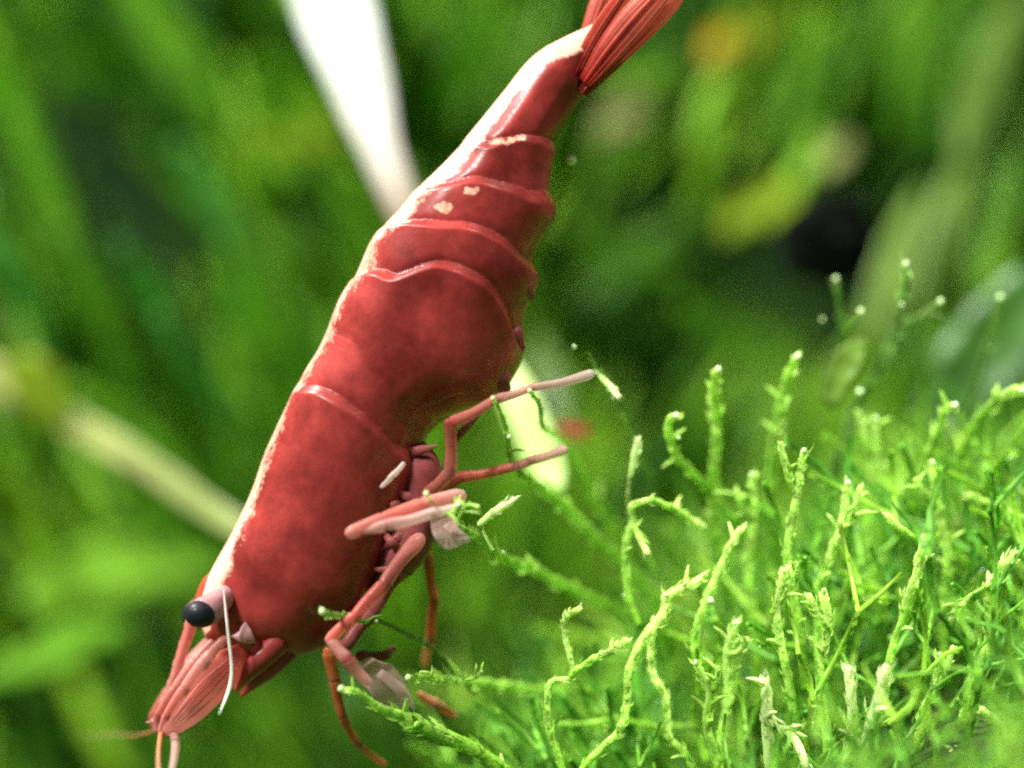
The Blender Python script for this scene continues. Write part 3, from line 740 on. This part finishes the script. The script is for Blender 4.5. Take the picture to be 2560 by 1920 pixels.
sprig([pth([(2216,1669),(2203,1734),(2181,1799),(2164,1894),(2150,1990)], -.25, -.2, [16,19,19,18])], 'moss_pale', 'thick whitish stem at the bottom right', seed=27, k=2)
sprig([pth([(2120,1673),(2129,1764),(2115,1860),(2100,1980)], -.2, -.15, [14,17,17,16])], 'moss_pale', 'whitish stem left of the thick whitish one', seed=28, k=2)
sprig([pth([(1912,1700),(1916,1760),(1916,1829),(1930,1940)], -.15, -.1, [15,18,18,17]), pth([(2020,1930),(1985,1850),(1920,1790)], -.16,-.13,[14,14,14])], 'moss_pale', 'pale sprig at the bottom with a slanting fork', seed=29, k=2)
sprig([pth([(2218,1288),(2250,1320),(2283,1350)], .0, .02, [10,11,8])], 'moss_bright', 'short slanting bright leaf above the bright upright stem', seed=30, k=0, name='moss_leaf')
sprig([pth([(2425,1240),(2502,1269),(2570,1305),(2640,1360)], .1, .15, [11,13,12])], 'moss', 'slanting green stem at the right edge halfway down the moss', seed=31, k=1)
sprig([pth([(2455,1775),(2510,1810),(2570,1845),(2640,1900)], -.15, -.1, [13,16,16])], 'moss_bright', 'slanting bright stem in the bottom right corner', seed=32, k=1)
sprig([pth([(2381,1882),(2440,1890),(2500,1920)], -.2, -.15, [12,17,15])], 'moss_bright', 'low bright leaf at the very bottom near the right corner', seed=33, k=0, name='moss_leaf')
sprig([pth([(1850,1325),(1815,1400),(1770,1500),(1740,1600),(1760,1720)], -.02, .05, [13,14,15,14])], 'moss_bright', 'bright slanting stem behind the long curving stem', [(1776,1502,-.04,15)], seed=34, k=2)
# the clump between those stems
CL = [((2010,1130),(1985,1240),(1975,1400),(2000,1560),'moss','stem with a forked tip in the middle of the clump'),
      ((2120,1210),(2100,1330),(2060,1450),(2050,1620),'moss_bright','bright stem leaning right in the middle of the clump'),
      ((1880,1190),(1890,1300),(1870,1430),(1890,1600),'moss','green stem below the leaning white-beaded stem'),
      ((1960,1430),(1940,1530),(1960,1640),(1990,1800),'moss_bright','bright wavy stem low in the clump'),
      ((2060,1480),(2075,1570),(2050,1690),(2060,1850),'moss_bright','bright stem beside the whitish bottom stems'),
      ((1840,1560),(1815,1640),(1825,1740),(1800,1880),'moss_bright','bright stem at the foot of the slanting stem'),
      ((2190,1050),(2185,1160),(2170,1290),(2190,1440),'moss','stem under the amber leaf'),
      ((1740,1660),(1770,1730),(1765,1810),(1800,1930),'moss','short green stem at the bottom between two bright ones'),
      ((2330,1160),(2340,1270),(2370,1390),(2360,1540),'moss','long green stem left of the forked right-hand stem'),
      ((2350,1640),(2335,1720),(2310,1800),(2300,1930),'moss_bright','bright stem at the bottom left of the thick forked one')]
for i, (a, b, c, d, mt, lb) in enumerate(CL):
    y = [-.05, .02, .2, -.1, -.15, 0, .3, -.1, .1, -.12][i]
    m = ((b[0] + a[0]) / 2 + (40 if i % 2 else -45), a[1] - 20 + 30 * (i % 3))
    sprig([pth([a, b, c, d, (d[0] + 10, d[1] + 160)], y, y + .08, [12, 14, 15, 14]), pth([m, ((m[0]+b[0])/2, (m[1]+b[1])/2 + 12), b], y, y + .02, [10, 12, 11])], mt, lb,
          [(a[0], a[1] - 3, y - .005, 11)], seed=40 + i, k=3)

# black blob added as the dark of the hollow behind the moss
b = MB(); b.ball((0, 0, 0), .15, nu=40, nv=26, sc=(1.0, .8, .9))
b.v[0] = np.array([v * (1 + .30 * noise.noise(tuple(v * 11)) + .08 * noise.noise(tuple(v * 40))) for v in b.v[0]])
o = b.build('shade_blob', soil_mat('black_shade', (0.001, 0.0015, 0.001), (0.005, 0.007, 0.004), 9.0)); o.location = at(2085, 600, 1.7)
tag(o, 'small black blob added to darken the hollow above the moss', 'shade_blob')
# small oxygen bubbles
for px, py, y, r, lb in ((1429,400,.02,13,'shiny green-white bubble beside the tail underside'), (2150,980,.3,9,'tiny bubble below the amber leaf')):
    b = MB(); b.ball((0, 0, 0), r / 1000, nu=16, nv=12); o = b.build('air_bubble', M['bead']); o.location = at(px, py, y)
    tag(o, lb, 'bubble', 'air bubbles among the moss')

# ---------------------------------------------------------------- larger leaves and blades behind the shrimp
def big_leaf(name, label, cat, pts, half, mat, y, group=None, y1=None, side=None, tint=(0, 1), cup=.22, ruffle=.06):
    y1 = y if y1 is None else y1
    n = len(pts)
    P = [at(p[0], p[1], y + (y1 - y) * i / (n - 1)) for i, p in enumerate(pts)]
    base = P[0]
    d = P[-1] - P[0]
    sd = np.array([-d[2], 0.35 * np.linalg.norm(d), d[0]]) if side is None else np.asarray(side, float)
    kk = (DIST + y) / DIST
    mb = MB(); mb.leaf([p - base for p in P], np.array(half) / 1000 * kk, sd, cup=cup, thick=.008, tint=tint, ruffle=ruffle)
    rib = MB(); rib.tube([p - base for p in P[:-1]], [.010, .008, .005], n=6, tint=(.6, 1), sub=4)
    o = mb.build(name, M[mat]); o.location = base
    tag(o, label, cat, group)
    rb = rib.build('midrib', M[mat], o)
    return o
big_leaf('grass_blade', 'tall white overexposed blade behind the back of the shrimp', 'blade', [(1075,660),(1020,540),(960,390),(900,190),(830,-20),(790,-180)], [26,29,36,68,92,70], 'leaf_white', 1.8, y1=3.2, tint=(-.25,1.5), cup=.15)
big_leaf('leaf', 'pale lime leaf glowing behind the legs on the right', 'leaf', [(1400,1225),(1378,1180),(1345,1100),(1305,1010),(1275,940),(1250,880)], [16,44,52,50,38,10], 'leaf_lime', .8, y1=1.2)
big_leaf('plant_stem', 'pale cream stem slanting from the left edge to the head', 'stem', [(640,1340),(520,1268),(350,1150),(200,1065),(100,1000),(-80,900)], [24,34,38,42,46,46], 'leaf_cream', 1.4, y1=2.2, tint=(0,.8))
big_leaf('leaf', 'yellow leaf node on the cream stem at the left edge', 'leaf', [(160,1060),(120,990),(70,940),(10,910)], [30,75,70,10], 'leaf_yellow', 1.9)
big_leaf('leaf', 'amber rounded leaf standing among the stems at right', 'leaf', [(2075,1010),(2092,960),(2125,900),(2160,850)], [22,34,40,8], 'leaf_olive', .45, cup=.35)
big_leaf('leaf', 'broad dark leaf at the right edge', 'leaf', [(2300,1090),(2400,980),(2500,860),(2620,690)], [30,95,115,70], 'leaf_dark', 1.5)
BL = [ # points, half width, material, depth, label
 ([(300,-90),(400,60),(490,210),(570,350)], 85, 'leaf_light', 3.0, 'light green leaf at the top between two dark gaps'),
 ([(450,360),(530,480),(610,620),(660,720)], 72, 'leaf_teal', 3.2, 'bluish green leaf left of the white blade, below the light top leaf'),
 ([(560,600),(640,740),(710,890),(760,1010)], 66, 'leaf_mid', 3.0, 'green leaf just left of the shrimp back'),
 ([(-20,100),(40,270),(90,440),(130,640)], 66, 'leaf_mid', 3.4, 'green leaf along the upper left edge'),
 ([(40,280),(110,450),(180,620),(240,780)], 62, 'leaf_light', 3.0, 'light green leaf left of the long dark gap'),
 ([(300,600),(360,700),(400,780),(440,880)], 42, 'leaf_teal', 2.2, 'narrow bluish leaf under the long dark gap'),
 ([(-60,520),(20,660),(80,780),(140,920)], 46, 'leaf_teal', 2.0, 'narrow bluish leaf at the left edge above the yellow node'),
 ([(400,780),(470,880),(530,980),(600,1100)], 48, 'leaf_teal', 2.2, 'bluish leaf ending behind the middle of the shrimp back'),
 ([(150,560),(220,700),(280,850),(330,1010)], 66, 'leaf_mid', 3.4, 'green leaf in the middle of the left side'),
 ([(640,150),(680,230),(720,320),(740,420)], 80, 'leaf_mid', 3.6, 'green leaf left of the white blade near the top'),
 ([(600,350),(700,360),(800,345),(890,330)], 50, 'leaf_yellow', 3.2, 'yellow-green leaf meeting the white blade'),
 ([(730,610),(770,680),(800,740),(840,800)], 60, 'leaf_olive', 3.0, 'olive leaf close to the shrimp back below the white blade'),
 ([(560,470),(600,600),(610,750),(600,900)], 70, 'leaf_mid', 3.8, 'broad green leaf behind the left middle'),
 ([(-80,1160),(-10,1220),(50,1280),(90,1350)], 75, 'leaf_yellow', 3.0, 'yellow-green leaf at the left edge below the cream stem'),
 ([(180,960),(290,1050),(390,1140),(500,1240)], 55, 'leaf_light', 2.6, 'light leaf just above the cream stem'),
 ([(60,1500),(220,1440),(400,1410),(600,1420)], 140, 'leaf_light', 3.6, 'broad bright green leaf left of the head'),
 ([(260,1270),(380,1300),(480,1350),(590,1430)], 60, 'leaf_mid', 2.6, 'green leaf just below the cream stem'),
 ([(-40,1700),(100,1650),(220,1590),(330,1560)], 80, 'leaf_mid', 2.4, 'green leaf near the lower left corner'),
 ([(1500,340),(1540,310),(1580,270),(1610,200)], 80, 'leaf_tan', 4.0, 'pale tan leaf right of the tail'),
 ([(1800,200),(1850,120),(1900,60),(1950,0)], 90, 'leaf_yellow', 4.4, 'yellow leaf glowing at the top right of the tail fan'),
 ([(1770,160),(1800,110),(1830,80),(1850,50)], 46, 'leaf_orange', 4.0, 'small amber leaf beside the yellow one at the top'),
 ([(1985,470),(2020,380),(2070,260),(2110,130)], 70, 'leaf_light', 4.4, 'long light green leaf rising right of the yellow leaf'),
 ([(1910,560),(1940,510),(1970,470),(1990,440)], 60, 'leaf_yellow', 3.6, 'upper yellow-green spot left of the dark hollow'),
 ([(1820,590),(1845,550),(1870,520),(1890,500)], 52, 'leaf_yellow', 3.4, 'lower yellow-green spot left of the dark hollow'),
 ([(2060,430),(2085,395),(2105,365),(2120,340)], 40, 'leaf_tan', 3.6, 'small pale spot above the dark hollow'),
 ([(2400,420),(2440,260),(2500,100),(2580,-80)], 85, 'leaf_olive', 3.0, 'olive leaf in the upper right corner'),
 ([(2280,800),(2330,660),(2380,500),(2430,360)], 70, 'leaf_olive', 2.6, 'long olive leaf below the upper right corner leaf'),
 ([(2440,760),(2480,600),(2530,420),(2590,220)], 70, 'leaf_mid', 3.0, 'green leaf along the upper right edge'),
 ([(2180,860),(2220,720),(2260,600),(2300,470)], 60, 'leaf_olive', 2.4, 'olive leaf right of the dark hollow'),
 ([(1420,560),(1500,620),(1600,660),(1710,680)], 75, 'leaf_mid', 4.2, 'green leaf right of the tail underside'),
 ([(1400,1060),(1390,980),(1360,900),(1330,820)], 70, 'leaf_olive', 2.2, 'olive leaf behind the pale leg tip'),
 ([(1480,180),(1560,190),(1650,180),(1720,140)], 70, 'leaf_light', 4.2, 'light green leaf under the tail fan'),
 ([(1210,20),(1180,120),(1140,220),(1080,300)], 80, 'leaf_mid', 3.6, 'green leaf left of the tail'),
 ([(1700,760),(1780,820),(1870,850),(1980,860)], 75, 'leaf_mid', 3.6, 'green leaf below the dark hollow on the left'),
]
for pts, hw, mt, y, lb in BL:
    y = min(y, 2.3 + .18 * y)
    hw *= .62 if hw > 60 else .8
    big_leaf('background_leaf', lb, 'leaf', pts, [hw*.3, hw*.8, hw, hw*.7, hw*.1], mt, y, group='blurred leaves behind the shrimp', y1=y + .3)

# ---------------------------------------------------------------- uncountable plants: one object each
def replicate(name, protos, T, mat, label):
    """protos: list of MB; T: list of (proto index, loc, rot matrix 3x3, scale, rnd) -> one mesh"""
    Vs, As, Rs, loops, nl = [], [], [], [], []
    off = 0
    for k, loc, rot, sc_, rnd in T:
        v, a, fl, fn = protos[k]
        Vs.append(v @ (rot.T * sc_) + loc); As.append(a); Rs.append(np.full(len(v), rnd))
        loops.append(fl + off); nl.append(fn); off += len(v)
    V = np.vstack(Vs).astype(np.float32); L = np.concatenate(loops).astype(np.int32); N = np.concatenate(nl).astype(np.int32)
    me = bpy.data.meshes.new(name)
    me.vertices.add(len(V)); me.vertices.foreach_set('co', V.ravel())
    me.loops.add(len(L)); me.loops.foreach_set('vertex_index', L)
    me.polygons.add(len(N)); me.polygons.foreach_set('loop_start', np.concatenate([[0], np.cumsum(N)[:-1]]).astype(np.int32))
    me.polygons.foreach_set('use_smooth', [True] * len(N))
    me.update(calc_edges=True)
    for nm, vals in (('tint', As), ('rnd', Rs)):
        at_ = me.attributes.new(nm, 'FLOAT', 'POINT'); at_.data.foreach_set('value', np.concatenate(vals).astype(np.float32))
    me.materials.append(mat)
    o = link(name, me); tag(o, label, None, None, 'stuff')
    return o
def pack(mb):
    return (np.vstack(mb.v), np.concatenate(mb.a), np.array([i for f in mb.f for i in f]), np.array([len(f) for f in mb.f]))
def rot_euler(rx, ry, rz):
    cx, sx, cy, sy, cz, sz = math.cos(rx), math.sin(rx), math.cos(ry), math.sin(ry), math.cos(rz), math.sin(rz)
    return np.array([[cz*cy, cz*sy*sx - sz*cx, cz*sy*cx + sz*sx], [sz*cy, sz*sy*sx + cz*cx, sz*sy*cx - cz*sx], [-sy, cy*sx, cy*cx]])

def moss_proto(rnd):
    mb = MB()
    def grow(p, d, r, lv, t):
        ln = rnd.uniform(.10, .21)
        q = p + d * ln
        m = (p + q) / 2 + np.array([rnd.gauss(0, .012) for _ in range(3)])
        mb.tube([p, m, q], [r * .6, r * .55, r * .5], n=5, tint=(t, min(1, t + .3)), sub=1, cap=False)
        leaflets(mb, np.array([p, m, q]), np.array([r, r, r]), rnd, .022)
        if lv:
            for sgn in (-1, 1):
                if rnd.random() < .88:
                    e = d + sgn * np.array([rnd.gauss(.45, .2), rnd.gauss(0, .35), rnd.gauss(0, .15)])
                    grow(q, e / np.linalg.norm(e), r * .9, lv - 1, min(1, t + .25))
    grow(np.zeros(3), np.array([rnd.gauss(0, .25), rnd.gauss(0, .25), 1.0]), .013, 3, 0)
    return pack(mb)
rnd = random.Random(3)
protos = [moss_proto(rnd) for _ in range(7)]
T = []
while len(T) < 900:
    y = rnd.uniform(-1.1, 8.5) if len(T) > 170 else rnd.uniform(-1.3, 1.2); x = rnd.uniform(-1.8, 1.9) * (1 + max(0, y + 1) * .18)
    px = 1280 + x * 1000 * DIST / (DIST + y)
    if px < 1300 + 60 * min(y, 3) or (y > 2.5 and rnd.random() < .5): continue
    if -.35 < y < .4 and (px < 1350 or rnd.random() < (.88 if px < 1750 else .75)): continue
    if y < -.4 and (px < 1650 - 200 * y or rnd.random() < .4): continue
    z = float(ground_z(np.array(x), np.array(y)))
    T.append((rnd.randrange(7), np.array([x, y, z - .03]), rot_euler(rnd.gauss(0, .35), rnd.gauss(0, .35), rnd.uniform(0, 6.28)), rnd.uniform(.7, 1.35) * (1 + .06 * max(0, y)) * (.62 if y < -.35 else 1), rnd.random()))
replicate('moss_carpet', protos, T, M['moss_stuff'], 'green moss carpet covering the ground')

# soft mass of leafy plants further back, with dark hollows between them
def leaf_proto(rnd):
    mb = MB()
    for i in range(rnd.randrange(3, 6)):
        l = rnd.uniform(.5, 1.0); w = rnd.uniform(.022, .055)
        d = np.array([rnd.gauss(0, .22), rnd.gauss(0, .22), 1.0]); b = np.array([rnd.gauss(0, .14), rnd.gauss(0, .14), rnd.uniform(-.4, .0)])
        a = rnd.uniform(0, 3.14)
        mb.leaf([b, b + d * l * .5 + np.array([rnd.gauss(0, .04), rnd.gauss(0, .04), 0]), b + d * l], [.02, w, .008], (math.cos(a), math.sin(a) * .6, 0), cup=.2, thick=.006, sub=4, nw=4, tint=(0, 1))
    return pack(mb)
protos = [leaf_proto(rnd) for _ in range(6)]
HOLES = [(150,170,150),(240,350,150),(350,470,160),(440,600,150),(490,740,140),(590,60,130),(800,490,150),(300,910,110),(150,1255,110),(1100,370,90),(2080,600,240),(1750,400,110),(1640,500,80),(1640,900,120),(450,1680,90)]
T = []
tries = 0
while len(T) < 2500 and tries < 60000:
    tries += 1
    y = rnd.uniform(3.2, 4.8); x = rnd.uniform(-3.8, 3.8); z = rnd.uniform(-2.4, 2.4) if len(T) < 1950 else rnd.uniform(-2.4, -.9)
    lean = -.55 if x < -.1 else .4
    cx, cz = x + math.sin(lean) * .3, z + math.cos(lean) * .3
    px = 1280 + cx * 1000 * DIST / (DIST + 4); py = 960 - cz * 1000 * DIST / (DIST + 4)
    if any((px - a) ** 2 + (py - b) ** 2 < (r * 1.25) ** 2 for a, b, r in HOLES): continue
    T.append((rnd.randrange(6), np.array([x, y, z]), rot_euler(rnd.gauss(0, .25), lean + rnd.gauss(0, .25), 0), rnd.uniform(.6, 1.05), rnd.random()))
replicate('foliage', protos, T, M['foliage'], 'soft green mass of leafy plants in the distance')
